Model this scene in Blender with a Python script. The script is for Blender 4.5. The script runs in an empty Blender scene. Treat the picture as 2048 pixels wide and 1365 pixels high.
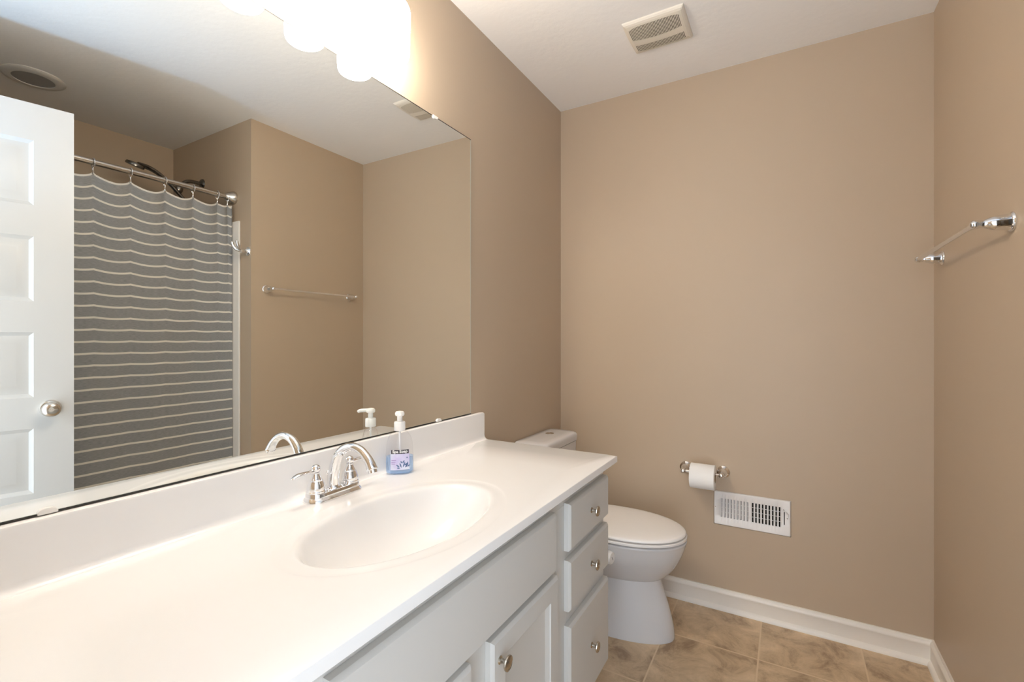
import bpy, bmesh, math, random
from mathutils import Vector, Matrix, noise
random.seed(4)
PI = math.pi
SC = bpy.context.scene
COL = SC.collection

# ------------------------------------------------------------------ camera
cam_d = bpy.data.cameras.new('camera')
cam = bpy.data.objects.new('camera', cam_d); COL.objects.link(cam)
cam_d.sensor_width = 36.0; cam_d.lens = 938.2/2048*36.0
cam_d.shift_y = -2.0/2048
cam_d.clip_start = 0.02
YAW = 0.5284
cam.location = (1.0443, 0.0, 1.2133)
cam.rotation_euler = (PI/2, 0, YAW)
SC.camera = cam

# ------------------------------------------------------------------ world, lights, exposure
w = bpy.data.worlds.new('hall daylight'); SC.world = w; w.use_nodes = True
bgn = w.node_tree.nodes['Background']
bgn.inputs[0].default_value = (0.80, 0.89, 1.0, 1); bgn.inputs[1].default_value = 3.2
SC.view_settings.view_transform = 'Standard'
SC.view_settings.look = 'None'
SC.view_settings.gamma = 1.0
SC.view_settings.use_curve_mapping = False
SC.view_settings.exposure = 0.41
SC.cycles.max_bounces = 14; SC.cycles.diffuse_bounces = 8; SC.cycles.glossy_bounces = 8
SC.cycles.transparent_max_bounces = 16
SC.cycles.use_denoising = True
SC.cycles.sample_clamp_indirect = 0.0
SC.cycles.blur_glossy = 0.0
SC.cycles.caustics_reflective = True
SHADE_E = 31.0            # radiance of the frosted lamp shades
fl = bpy.data.lights.new('bounce_flash', 'SPOT'); fl.shadow_soft_size = 0.025; fl.spot_size = math.radians(146); fl.spot_blend = 0.8
fl.energy = 23.0; fl.color = (0.30, 0.60, 1.0)
flo = bpy.data.objects.new('bounce_flash', fl); COL.objects.link(flo)
flo.location = (1.225, -0.06, 1.53); flo.rotation_euler = (PI*0.93, math.radians(-10), 0)   # the photographer's flash, aimed at the ceiling

# ------------------------------------------------------------------ materials
def mat(name, col, rough=0.5, metal=0.0, spec=0.5, coat=0.0):
    m = bpy.data.materials.new(name); m.use_nodes = True
    b = m.node_tree.nodes['Principled BSDF']
    b.inputs['Base Color'].default_value = (*col, 1)
    b.inputs['Roughness'].default_value = rough
    b.inputs['Metallic'].default_value = metal
    b.inputs['Specular IOR Level'].default_value = spec
    b.inputs['Coat Weight'].default_value = coat
    return m
def N(m, t, **kw):
    n = m.node_tree.nodes.new(t)
    for k, v in kw.items():
        if k in n.inputs.keys(): n.inputs[k].default_value = v
        else: setattr(n, k, v)
    return n
def L(m, a, b): m.node_tree.links.new(a, b)
def BS(m): return m.node_tree.nodes['Principled BSDF']
def add_bump(m, scale, strength, dist=0.002, detail=3.0):
    tc = N(m, 'ShaderNodeTexCoord'); n = N(m, 'ShaderNodeTexNoise', Scale=scale, Detail=detail)
    L(m, tc.outputs['Object'], n.inputs['Vector'])
    b = N(m, 'ShaderNodeBump', Strength=strength, Distance=dist)
    L(m, n.outputs['Fac'], b.inputs['Height']); L(m, b.outputs['Normal'], BS(m).inputs['Normal'])
    return n
def add_mottle(m, c1, c2, scale, detail=4.0):
    tc = N(m, 'ShaderNodeTexCoord'); n = N(m, 'ShaderNodeTexNoise', Scale=scale, Detail=detail)
    L(m, tc.outputs['Object'], n.inputs['Vector'])
    r = N(m, 'ShaderNodeValToRGB'); r.color_ramp.elements[0].position = 0.35; r.color_ramp.elements[1].position = 0.65
    r.color_ramp.elements[0].color = (*c1, 1); r.color_ramp.elements[1].color = (*c2, 1)
    L(m, n.outputs['Fac'], r.inputs['Fac']); L(m, r.outputs['Color'], BS(m).inputs['Base Color'])

M = {}
M['wall'] = mat('beige wall paint', (0.49, 0.388, 0.283), 0.45, spec=0.35)
add_mottle(M['wall'], (0.485, 0.384, 0.280), (0.495, 0.392, 0.286), 1.5); add_bump(M['wall'], 260, 0.08, 0.0006)
M['ceil'] = mat('white textured ceiling paint', (0.85, 0.83, 0.80), 0.75, spec=0.2)
add_bump(M['ceil'], 38, 0.35, 0.003, 5)
M['trim'] = mat('white trim paint', (0.82, 0.775, 0.705), 0.3)
add_bump(M['trim'], 90, 0.03, 0.0005)
M['door'] = mat('white door paint', (0.55, 0.55, 0.54), 0.35); add_bump(M['door'], 120, 0.03, 0.0005)
M['cab'] = mat('white cabinet paint', (0.56, 0.55, 0.525), 0.38); add_bump(M['cab'], 90, 0.03, 0.0005)
M['dark'] = mat('painted duct shade', (0.012, 0.011, 0.01), 0.9, spec=0.1); add_bump(M['dark'], 30, .05)  # near-black colour stands in for the shade inside the duct
M['slot_shade'] = mat('painted fan slot shade', (0.085, 0.062, 0.04), 0.8, spec=0.1); add_bump(M['slot_shade'], 30, .05)  # brown-black colour stands in for the shade behind the grille slots
M['marble'] = mat('white cultured marble', (0.80, 0.787, 0.77), 0.16, spec=0.5)
add_mottle(M['marble'], (0.795, 0.782, 0.765), (0.805, 0.792, 0.775), 3)
M['porc'] = mat('white vitreous china', (0.63, 0.622, 0.622), 0.12, spec=0.5)
add_mottle(M['porc'], (0.625, .617, .617), (.635, .627, .627), 2)
M['seat'] = mat('white toilet seat plastic', (0.86, 0.835, 0.81), 0.25); add_bump(M['seat'], 300, .02, .0002)
def metal(name, c, r, sc=300):
    m = mat(name, c, r, 1.0)
    tc = N(m, 'ShaderNodeTexCoord'); n = N(m, 'ShaderNodeTexNoise', Scale=sc, Detail=2.0)
    mr = N(m, 'ShaderNodeMapRange'); mr.inputs['To Min'].default_value = r*0.8; mr.inputs['To Max'].default_value = r*1.2
    L(m, tc.outputs['Object'], n.inputs['Vector']); L(m, n.outputs['Fac'], mr.inputs['Value'])
    L(m, mr.outputs['Result'], BS(m).inputs['Roughness'])
    return m
M['chrome'] = metal('polished chrome', (0.86, 0.86, 0.87), 0.05)
M['satin'] = metal('satin nickel', (0.66, 0.62, 0.57), 0.2)
M['antique'] = metal('antique nickel', (0.50, 0.45, 0.38), 0.24)
M['bronze'] = metal('dark nickel', (0.24, 0.22, 0.20), 0.25)
M['mirror'] = mat('silvered mirror', (0.90, 0.915, 0.89), 0.0, 1.0)
M['mirror_edge'] = mat('polished glass edge', (0.55, 0.62, 0.56), 0.15, spec=0.6)
M['seal'] = mat('dark mirror backing edge', (0.03, 0.027, 0.022), 0.6)
M['clip'] = mat('clear plastic clip', (0.80, 0.78, 0.74), 0.2)
M['plastic'] = mat('white plastic', (0.84, 0.83, 0.81), 0.3); add_bump(M['plastic'], 200, .02, .0003)
M['ivory'] = mat('ivory plastic', (0.74, 0.68, 0.58), 0.4); add_bump(M['ivory'], 200, .02, .0003)
M['regwhite'] = mat('white enamelled steel', (0.82, 0.80, 0.78), 0.3); add_bump(M['regwhite'], 200, .02, .0003)
M['surround'] = mat('white acrylic tub surround', (0.80, 0.765, 0.71), 0.25); add_bump(M['surround'], 40, .02, .0003)
M['canlens'] = mat('grey lamp lens', (0.26, 0.255, 0.25), 0.4); add_bump(M['canlens'], 200, .3, .001)
M['cantrim'] = mat('white lamp trim', (0.62, 0.60, 0.56), 0.4)
M['paper'] = mat('toilet tissue', (0.86, 0.845, 0.82), 0.95, spec=0.05); add_bump(M['paper'], 220, .35, .0008)
M['core'] = mat('cardboard core', (0.36, 0.25, 0.15), 0.9, spec=.1); add_bump(M['core'], 200, .2)
M['grey_print'] = mat('grey print', (0.25, 0.24, 0.25), 0.5)

# frosted glowing shade
def glow(name, col, e):
    m = bpy.data.materials.new(name); m.use_nodes = True
    nt = m.node_tree; nt.nodes.clear()
    o = nt.nodes.new('ShaderNodeOutputMaterial'); em = nt.nodes.new('ShaderNodeEmission')
    em.inputs[0].default_value = (*col, 1); em.inputs[1].default_value = e
    nt.links.new(em.outputs[0], o.inputs[0]); return m
M['shade'] = glow('lit frosted glass', (1.0, 0.905, 0.785), SHADE_E)

# thin clear / tinted plastic: mostly transparent with a fresnel gloss
def clear(name, col, alpha_rough=0.05, body=0.0, body_col=(1, 1, 1)):
    m = bpy.data.materials.new(name); m.use_nodes = True
    nt = m.node_tree; nt.nodes.clear()
    o = nt.nodes.new('ShaderNodeOutputMaterial')
    t = nt.nodes.new('ShaderNodeBsdfTransparent'); t.inputs[0].default_value = (*col, 1)
    g = nt.nodes.new('ShaderNodeBsdfGlossy'); g.inputs['Roughness'].default_value = alpha_rough
    fz = nt.nodes.new('ShaderNodeFresnel'); fz.inputs[0].default_value = 1.3
    ge = nt.nodes.new('ShaderNodeNewGeometry'); fr = nt.nodes.new('ShaderNodeMath'); fr.operation = 'MULTIPLY_ADD'; fr.use_clamp = True
    iv = nt.nodes.new('ShaderNodeMath'); iv.operation = 'SUBTRACT'; iv.inputs[0].default_value = 1.0; nt.links.new(ge.outputs['Backfacing'], iv.inputs[1])
    fr.inputs[2].default_value = 0.0; nt.links.new(fz.outputs[0], fr.inputs[0]); nt.links.new(iv.outputs[0], fr.inputs[1])
    d = nt.nodes.new('ShaderNodeBsdfDiffuse'); d.inputs[0].default_value = (*body_col, 1)
    mx0 = nt.nodes.new('ShaderNodeMixShader'); mx0.inputs[0].default_value = body
    nt.links.new(t.outputs[0], mx0.inputs[1]); nt.links.new(d.outputs[0], mx0.inputs[2])
    mx = nt.nodes.new('ShaderNodeMixShader')
    nt.links.new(fr.outputs[0], mx.inputs[0]); nt.links.new(mx0.outputs[0], mx.inputs[1]); nt.links.new(g.outputs[0], mx.inputs[2])
    nt.links.new(mx.outputs[0], o.inputs[0]); return m
M['bottle'] = clear('clear bottle plastic', (0.985, 0.985, 0.99))
M['liquid'] = clear('blue hand soap', (0.74, 0.85, 0.97), 0.1, 0.30, (0.50, 0.66, 0.90))
M['label'] = mat('lilac label paper', (0.70, 0.68, 0.85), 0.4)
add_mottle(M['label'], (0.62, 0.56, 0.84), (0.80, 0.84, 0.95), 30)
M['banner'] = mat('dark label banner', (0.03, 0.025, 0.035), 0.4)
M['ink_white'] = mat('white ink', (0.9, 0.9, 0.9), 0.5)
M['ink_blue'] = mat('blue leaf print', (0.10, 0.17, 0.33), 0.5)
M['ink_lilac'] = mat('violet print', (0.36, 0.26, 0.55), 0.5)

# floor tile
def tile_material():
    m = mat('stone look floor tile', (0.4, 0.3, 0.2), 0.45)
    tc = N(m, 'ShaderNodeTexCoord'); mp = N(m, 'ShaderNodeMapping')
    mp.inputs['Location'].default_value = (-0.608, -2.008, 0)
    L(m, tc.outputs['Object'], mp.inputs['Vector'])
    sx = N(m, 'ShaderNodeSeparateXYZ'); L(m, mp.outputs[0], sx.inputs[0])
    T = 0.3455; G = 0.0029
    def mth(op, a, b=None):
        n = N(m, 'ShaderNodeMath', operation=op)
        for i, q in enumerate((a, b)):
            if q is None: continue
            if isinstance(q, (int, float)): n.inputs[i].default_value = q
            else: L(m, q, n.inputs[i])
        return n.outputs[0]
    def line(o):
        q = mth('DIVIDE', o, T); fr = mth('FRACT', mth('ADD', q, 40.0))
        d = mth('MINIMUM', fr, mth('SUBTRACT', 1.0, fr))
        return mth('MULTIPLY', d, T), mth('FLOOR', mth('ADD', q, 40.0))
    dx, ix = line(sx.outputs[0]); dy, iy = line(sx.outputs[1])
    d = mth('MINIMUM', dx, dy)
    grout = N(m, 'ShaderNodeMapRange'); grout.inputs['From Min'].default_value = G*0.75; grout.inputs['From Max'].default_value = G*1.25
    L(m, d, grout.inputs['Value'])
    cid = N(m, 'ShaderNodeCombineXYZ'); L(m, ix, cid.inputs[0]); L(m, iy, cid.inputs[1])
    wn = N(m, 'ShaderNodeTexWhiteNoise'); L(m, cid.outputs[0], wn.inputs['Vector'])
    vs = N(m, 'ShaderNodeVectorMath', operation='MULTIPLY_ADD')
    L(m, wn.outputs['Color'], vs.inputs[0]); vs.inputs[1].default_value = (7, 7, 7); L(m, tc.outputs['Object'], vs.inputs[2])
    n1 = N(m, 'ShaderNodeTexNoise', Scale=8.0, Detail=10.0, Roughness=0.70, Distortion=0.5); L(m, vs.outputs[0], n1.inputs['Vector'])
    r1 = N(m, 'ShaderNodeValToRGB'); cr = r1.color_ramp
    cr.elements[0].position = 0.34; cr.elements[0].color = (0.31, 0.213, 0.132, 1)
    cr.elements[1].position = 0.66; cr.elements[1].color = (0.72, 0.555, 0.37, 1)
    e = cr.elements.new(0.48); e.color = (0.55, 0.41, 0.262, 1)
    L(m, n1.outputs['Fac'], r1.inputs['Fac'])
    n2 = N(m, 'ShaderNodeTexNoise', Scale=8.0, Detail=5.0, Distortion=1.6); L(m, vs.outputs[0], n2.inputs['Vector'])
    r2 = N(m, 'ShaderNodeValToRGB'); r2.color_ramp.elements[0].position = 0.48; r2.color_ramp.elements[1].position = 0.52
    r2.color_ramp.elements[0].color = (1, 1, 1, 1); r2.color_ramp.elements[1].color = (1, 1, 1, 1)
    e = r2.color_ramp.elements.new(0.50); e.color = (0.62, 0.58, 0.54, 1)
    L(m, n2.outputs['Fac'], r2.inputs['Fac'])
    mu = N(m, 'ShaderNodeMix', data_type='RGBA', blend_type='MULTIPLY'); mu.inputs[0].default_value = 0.10
    L(m, r1.outputs[0], mu.inputs[6]); L(m, r2.outputs[0], mu.inputs[7])
    mx = N(m, 'ShaderNodeMix', data_type='RGBA')
    L(m, grout.outputs[0], mx.inputs[0]); mx.inputs[6].default_value = (0.70, 0.55, 0.37, 1); L(m, mu.outputs[2], mx.inputs[7])
    L(m, mx.outputs[2], BS(m).inputs['Base Color'])
    h = mth('ADD', mth('MULTIPLY', grout.outputs[0], 0.6), mth('MULTIPLY', n1.outputs['Fac'], 0.5))
    b = N(m, 'ShaderNodeBump', Strength=0.35, Distance=0.002); L(m, h, b.inputs['Height']); L(m, b.outputs[0], BS(m).inputs['Normal'])
    return m
M['tile'] = tile_material()

# striped curtain cloth: uv.y is metres down from the hem
def cloth_material():
    m = mat('grey striped cotton', (0.2, 0.2, 0.2), 0.85, spec=0.15)
    uv = N(m, 'ShaderNodeUVMap'); sx = N(m, 'ShaderNodeSeparateXYZ'); L(m, uv.outputs[0], sx.inputs[0])
    a = N(m, 'ShaderNodeMath', operation='DIVIDE'); a.inputs[1].default_value = 0.0545; L(m, sx.outputs[1], a.inputs[0])
    f = N(m, 'ShaderNodeMath', operation='FRACT'); L(m, a.outputs[0], f.inputs[0])
    st = N(m, 'ShaderNodeMath', operation='LESS_THAN'); st.inputs[1].default_value = 0.165; L(m, f.outputs[0], st.inputs[0])
    mp = N(m, 'ShaderNodeMapping'); mp.inputs['Scale'].default_value = (60, 900, 1); L(m, uv.outputs[0], mp.inputs['Vector'])
    n = N(m, 'ShaderNodeTexNoise', Scale=1.0, Detail=4.0); L(m, mp.outputs[0], n.inputs['Vector'])
    r = N(m, 'ShaderNodeValToRGB')
    r.color_ramp.elements[0].position = 0.3; r.color_ramp.elements[0].color = (0.215, 0.220, 0.225, 1)
    r.color_ramp.elements[1].position = 0.7; r.color_ramp.elements[1].color = (0.335, 0.338, 0.342, 1)
    L(m, n.outputs['Fac'], r.inputs['Fac'])
    mx = N(m, 'ShaderNodeMix', data_type='RGBA'); L(m, st.outputs[0], mx.inputs[0])
    L(m, r.outputs[0], mx.inputs[6]); mx.inputs[7].default_value = (0.70, 0.67, 0.61, 1)
    L(m, mx.outputs[2], BS(m).inputs['Base Color'])
    return m
M['cloth'] = cloth_material()

# ------------------------------------------------------------------ mesh helpers
def newbm(): return bmesh.new()
def add_box(bm, x0, x1, y0, y1, z0, z1, bev=0.0, seg=2):
    vs = [bm.verts.new(p) for p in [(x0,y0,z0),(x1,y0,z0),(x1,y1,z0),(x0,y1,z0),(x0,y0,z1),(x1,y0,z1),(x1,y1,z1),(x0,y1,z1)]]
    fs = [bm.faces.new([vs[i] for i in f]) for f in [(0,3,2,1),(4,5,6,7),(0,1,5,4),(1,2,6,5),(2,3,7,6),(3,0,4,7)]]
    if bev > 0:
        es = list({e for f in fs for e in f.edges})
        bmesh.ops.bevel(bm, geom=es, offset=bev, segments=seg, profile=0.5, affect='EDGES')
def add_loft(bm, rings, cap0=True, cap1=True, closed=True):
    rr = [[bm.verts.new(p) for p in ring] for ring in rings]
    n = len(rr[0])
    for a, b in zip(rr, rr[1:]):
        for i in range(n if closed else n-1):
            j = (i+1) % n
            bm.faces.new((a[i], a[j], b[j], b[i]))
    if cap0: bm.faces.new(list(reversed(rr[0])))
    if cap1: bm.faces.new(rr[-1])
    return rr
def add_lathe(bm, prof, n=32, mtx=None, cap0=True, cap1=True):
    """prof: (radius, z) from low to high"""
    mtx = mtx or Matrix()
    rings = []
    for r, z in prof:
        r = max(r, 1e-4)
        rings.append([mtx @ Vector((r*math.cos(2*PI*i/n), r*math.sin(2*PI*i/n), z)) for i in range(n)])
    add_loft(bm, rings, cap0, cap1)
def axis_mtx(o, d, up=(0, 0, 1)):
    d = Vector(d).normalized(); q = d.to_track_quat('Z', 'Y')
    return Matrix.Translation(Vector(o)) @ q.to_matrix().to_4x4()
def add_tube(bm, pts, radii, n=16, flat=None):
    """flat: optional per-point (scale_a, scale_b)"""
    pts = [Vector(p) for p in pts]
    if not hasattr(radii, '__len__'): radii = [radii]*len(pts)
    rings = []; ref = None
    for i, p in enumerate(pts):
        t = (pts[min(i+1, len(pts)-1)] - pts[max(i-1, 0)]).normalized()
        if ref is None:
            ref = Vector((0, 0, 1)) if abs(t.z) < 0.9 else Vector((1, 0, 0))
        a = (ref - t*ref.dot(t)).normalized(); b = t.cross(a); ref = a
        fa, fb = flat[i] if flat else (1, 1)
        rings.append([p + a*(radii[i]*fa*math.cos(2*PI*k/n)) + b*(radii[i]*fb*math.sin(2*PI*k/n)) for k in range(n)])
    add_loft(bm, rings)
def add_sphere(bm, c, r, sx=1, sy=1, sz=1, n=20):
    mm = Matrix.Translation(Vector(c)) @ Matrix.Diagonal((sx, sy, sz, 1))
    bmesh.ops.create_uvsphere(bm, u_segments=n, v_segments=max(8, n//2), radius=r, matrix=mm)
def spline(pts, k=8):
    """Catmull-Rom through tuples of any length"""
    out = []; P = [pts[0]] + list(pts) + [pts[-1]]
    for i in range(1, len(P)-2):
        for s in range(k):
            t = s/k
            out.append(tuple(0.5*((2*b) + (-a+c)*t + (2*a-5*b+4*c-d)*t*t + (-a+3*b-3*c+d)*t**3)
                             for a, b, c, d in zip(P[i-1], P[i], P[i+1], P[i+2])))
    out.append(tuple(pts[-1])); return out
def prism(bm, poly, a0, a1, axis):
    """poly in the plane normal to axis, extruded a0..a1"""
    def P(q, a):
        if axis == 'y': return (q[0], a, q[1])
        if axis == 'x': return (a, q[0], q[1])
        return (q[0], q[1], a)
    add_loft(bm, [[P(q, a0) for q in poly], [P(q, a1) for q in poly]])
def obj(name, bm, m, parent=None, smooth=40, loc=None):
    bmesh.ops.recalc_face_normals(bm, faces=bm.faces[:])
    me = bpy.data.meshes.new(name); bm.to_mesh(me); bm.free()
    if smooth:
        for p in me.polygons: p.use_smooth = True
        me.set_sharp_from_angle(angle=math.radians(smooth))
    me.materials.append(M[m] if isinstance(m, str) else m)
    o = bpy.data.objects.new(name, me); COL.objects.link(o)
    if parent is not None:
        o.parent = parent
        r = parent
        while r.parent is not None: r = r.parent
        if r.get('world_parts'): # meshes given in world coordinates: shift into the thing's frame (part level only)
            off = Vector(r['base'])
            for v in me.vertices: v.co -= off
    return o
def thing(name, label, cat, base, rotz=0.0, group=None, world=True):
    o = bpy.data.objects.new(name, None); COL.objects.link(o)
    o.empty_display_size = 0.05
    o.location = base; o.rotation_euler = (0, 0, rotz)
    o['label'] = label; o['category'] = cat
    if group: o['group'] = group
    if world: o['world_parts'] = 1; o['base'] = tuple(base)
    return o
def struct(name, bm, m, parent=None, smooth=0):
    o = obj(name, bm, m, parent, smooth)
    if parent is None: o['kind'] = 'structure'
    return o
def tag(o, label, cat, group=None):
    o['label'] = label; o['category'] = cat
    if group: o['group'] = group
def grid_holes(bm, us, vs, hole, fn, thick=None):
    """sheet over us x vs (fn(u,v) -> point) leaving out cells where hole(i,j)"""
    V = [[bm.verts.new(fn(u, v, i, j)) for j, v in enumerate(vs)] for i, u in enumerate(us)]
    for i in range(len(us)-1):
        for j in range(len(vs)-1):
            if not hole(i, j): bm.faces.new((V[i][j], V[i+1][j], V[i+1][j+1], V[i][j+1]))
    for v in [v for v in bm.verts if not v.link_faces]: bm.verts.remove(v)
def solidify(o, t, off=-1):
    md = o.modifiers.new('thickness', 'SOLIDIFY'); md.thickness = t; md.offset = off

# ------------------------------------------------------------------ the room
W = 1.522; YB = 2.3085; YA = 1.513; YN = -0.01; XA = 2.382; H = 2.44; TW = 0.12
DX0, DX1, DH = 0.735, 1.490, 2.092          # doorway behind the camera
b = newbm(); add_box(b, -TW, XA+TW, YN-TW, YB+TW, -0.05, 0.0); struct('floor', b, 'tile')
b = newbm(); add_box(b, -TW, XA+TW, YN-TW, YB+TW, H, H+0.05); struct('ceiling', b, 'ceil')
b = newbm(); add_box(b, -TW, 0, YN-TW, YB+TW, 0, H); struct('wall_left', b, 'wall')
b = newbm(); add_box(b, 0, W+TW, YB, YB+TW, 0, H); struct('wall_back', b, 'wall')
b = newbm()
prism(b, [(W, YA), (XA+TW, YA), (XA+TW, YA+TW), (W+TW, YA+TW), (W+TW, YB), (W, YB)], 0, H, 'z')
struct('wall_right', b, 'wall')
b = newbm(); add_box(b, XA, XA+TW, YN-TW, YA, 0, H); struct('wall_alcove', b, 'wall')
b = newbm()
prism(b, [(0, 0), (DX0, 0), (DX0, DH), (DX1, DH), (DX1, 0), (XA, 0), (XA, H), (0, H)], YN-TW, YN, 'y')
struct('wall_front', b, 'wall')

def base_profile(h=0.092):
    return [(0, 0), (0.024, 0), (0.0238, 0.006), (0.021, 0.013), (0.016, 0.018), (0.0125, 0.0205), (0.0125, 0.068), (0.0145, 0.071), (0.0145, 0.079),
            (0.011, 0.085), (0.0075, 0.088), (0.007, h), (0, h)]
def baseboard(name, poly_axis, side, a0, a1, m0=0, m1=0):
    """profile swept along x ('back') or y ('right'/'left') with mitred ends"""
    b = newbm(); P = base_profile(); r0 = []; r1 = []
    for o, z in P:
        if side == 'back': r0.append((a0 + o*m0, YB-o, z)); r1.append((a1 - o*m1, YB-o, z))
        if side == 'right': r0.append((W-o, a0 + o*m0, z)); r1.append((W-o, a1 - o*m1, z))
        if side == 'left': r0.append((o, a0 + o*m0, z)); r1.append((o, a1 - o*m1, z))
        if side == 'end': r0.append((a0 + o*m0, YA-o, z)); r1.append((a1 - o*m1, YA-o, z))
    add_loft(b, [r0, r1]); struct(name, b, 'trim', smooth=35)
baseboard('baseboard_back', 'x', 'back', 0, W, 1, 1)
baseboard('baseboard_right', 'y', 'right', YA, YB, -1, 1)
baseboard('baseboard_left', 'y', 'left', 1.52, YB, 0, 1)
baseboard('baseboard_alcove', 'x', 'end', W, 1.618, -1, 0)
# casing round the doorway
b = newbm()
add_box(b, DX0-0.058, DX0, YN, YN+0.009, 0, DH+0.058, .003, 1)
struct('trim_1', b, 'trim')
b = newbm(); add_box(b, DX0, DX1, YN, YN+0.009, DH, DH+0.058, .003, 1); struct('trim_2', b, 'trim')

# ------------------------------------------------------------------ open door (hinged at its near end)
def door():
    a = math.radians(13.2); WD = 0.725; T = 0.035; z0, z1 = 0.018, 2.080
    root = bpy.data.objects.new('door_1', None); COL.objects.link(root)
    root.location = (1.488, 0.0, 0); root.rotation_euler = (0, 0, PI/2 + a); root['kind'] = 'structure'
    root['label'] = 'open white five-panel door seen in the mirror in front of the striped curtain'
    # local frame: x along the door from the hinge, y through its thickness: +y face looks at the mirror
    b = newbm()
    fields = []
    for k in range(5):
        zt = 1.945 - 0.352*k; fields.append((0.108, WD-0.108, zt-0.238, zt))
    us = sorted({0, WD, *[f[0] for f in fields], *[f[1] for f in fields]})
    zs = sorted({z0, z1, *[f[2] for f in fields], *[f[3] for f in fields]})
    for face, sgn in ((0.0, 1), (-T, -1)):
        V = {}
        def vert(x, z, y):
            k = (round(x, 5), round(z, 5), round(y, 5))
            if k not in V: V[k] = b.verts.new((x, y, z))
            return V[k]
        for i in range(len(us)-1):
            for j in range(len(zs)-1):
                c = ((us[i]+us[i+1])/2, (zs[j]+zs[j+1])/2)
                inside = [f for f in fields if f[0] < c[0] < f[1] and f[2] < c[1] < f[3]]
                if not inside:
                    q = [vert(x, z, face) for x, z in ((us[i], zs[j]), (us[i+1], zs[j]), (us[i+1], zs[j+1]), (us[i], zs[j+1]))]
                    b.faces.new(q)
                else:
                    f = inside[0]; prev = None
                    for ins, dep in ((0, 0), (0.004, 0.0035), (0.013, 0.0085), (0.020, 0.0085), (0.042, 0.002), (0.044, 0.0015)):
                        y = face - sgn*dep
                        r = [vert(x, z, y) for x, z in ((f[0]+ins, f[2]+ins), (f[1]-ins, f[2]+ins), (f[1]-ins, f[3]-ins), (f[0]+ins, f[3]-ins))]
                        if prev:
                            for k in range(4): b.faces.new((prev[k], prev[(k+1) % 4], r[(k+1) % 4], r[k]))
                        prev = r
                    b.faces.new(prev)
    # rim
    per = [(us[i], z0) for i in range(len(us))] + [(WD, z) for z in zs[1:]] + [(x, z1) for x in reversed(us[:-1])] + [(0, z) for z in reversed(zs[1:-1])]
    lo = [b.verts.new((x, 0, z)) for x, z in per]; hi = [b.verts.new((x, -T, z)) for x, z in per]
    for i in range(len(per)):
        j = (i+1) % len(per); b.faces.new((lo[i], lo[j], hi[j], hi[i]))
    bmesh.ops.remove_doubles(b, verts=b.verts[:], dist=1e-5)
    slab = obj('door_slab', b, 'door', root, 20)
    for sgn, y in ((1, 0.0), (-1, -T)):
        kb = newbm(); mt = axis_mtx((WD-0.064, y, 0.959), (0, sgn, 0))
        add_lathe(kb, [(0.031, 0.0), (0.031, 0.004), (0.027, 0.009), (0.013, 0.012), (0.011, 0.022), (0.013, 0.028), (0.021, 0.034), (0.0265, 0.043),
                       (0.0275, 0.050), (0.025, 0.057), (0.017, 0.063), (0.008, 0.065), (0.0078, 0.062), (0.004, 0.062), (0.0036, 0.066)], 32, mt)
        obj('door_knob', kb, 'satin', root, 35)
    for z in (0.25, 1.03, 1.85):
        hb = newbm(); add_tube(hb, [(0.0, -T-0.006, z-0.045), (0.0, -T-0.006, z+0.045)], 0.006, 12); add_box(hb, 0, .03, -T-.002, -T+.0005, z-.045, z+.045)
        obj('hinge', hb, 'satin', root)
door()

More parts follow.
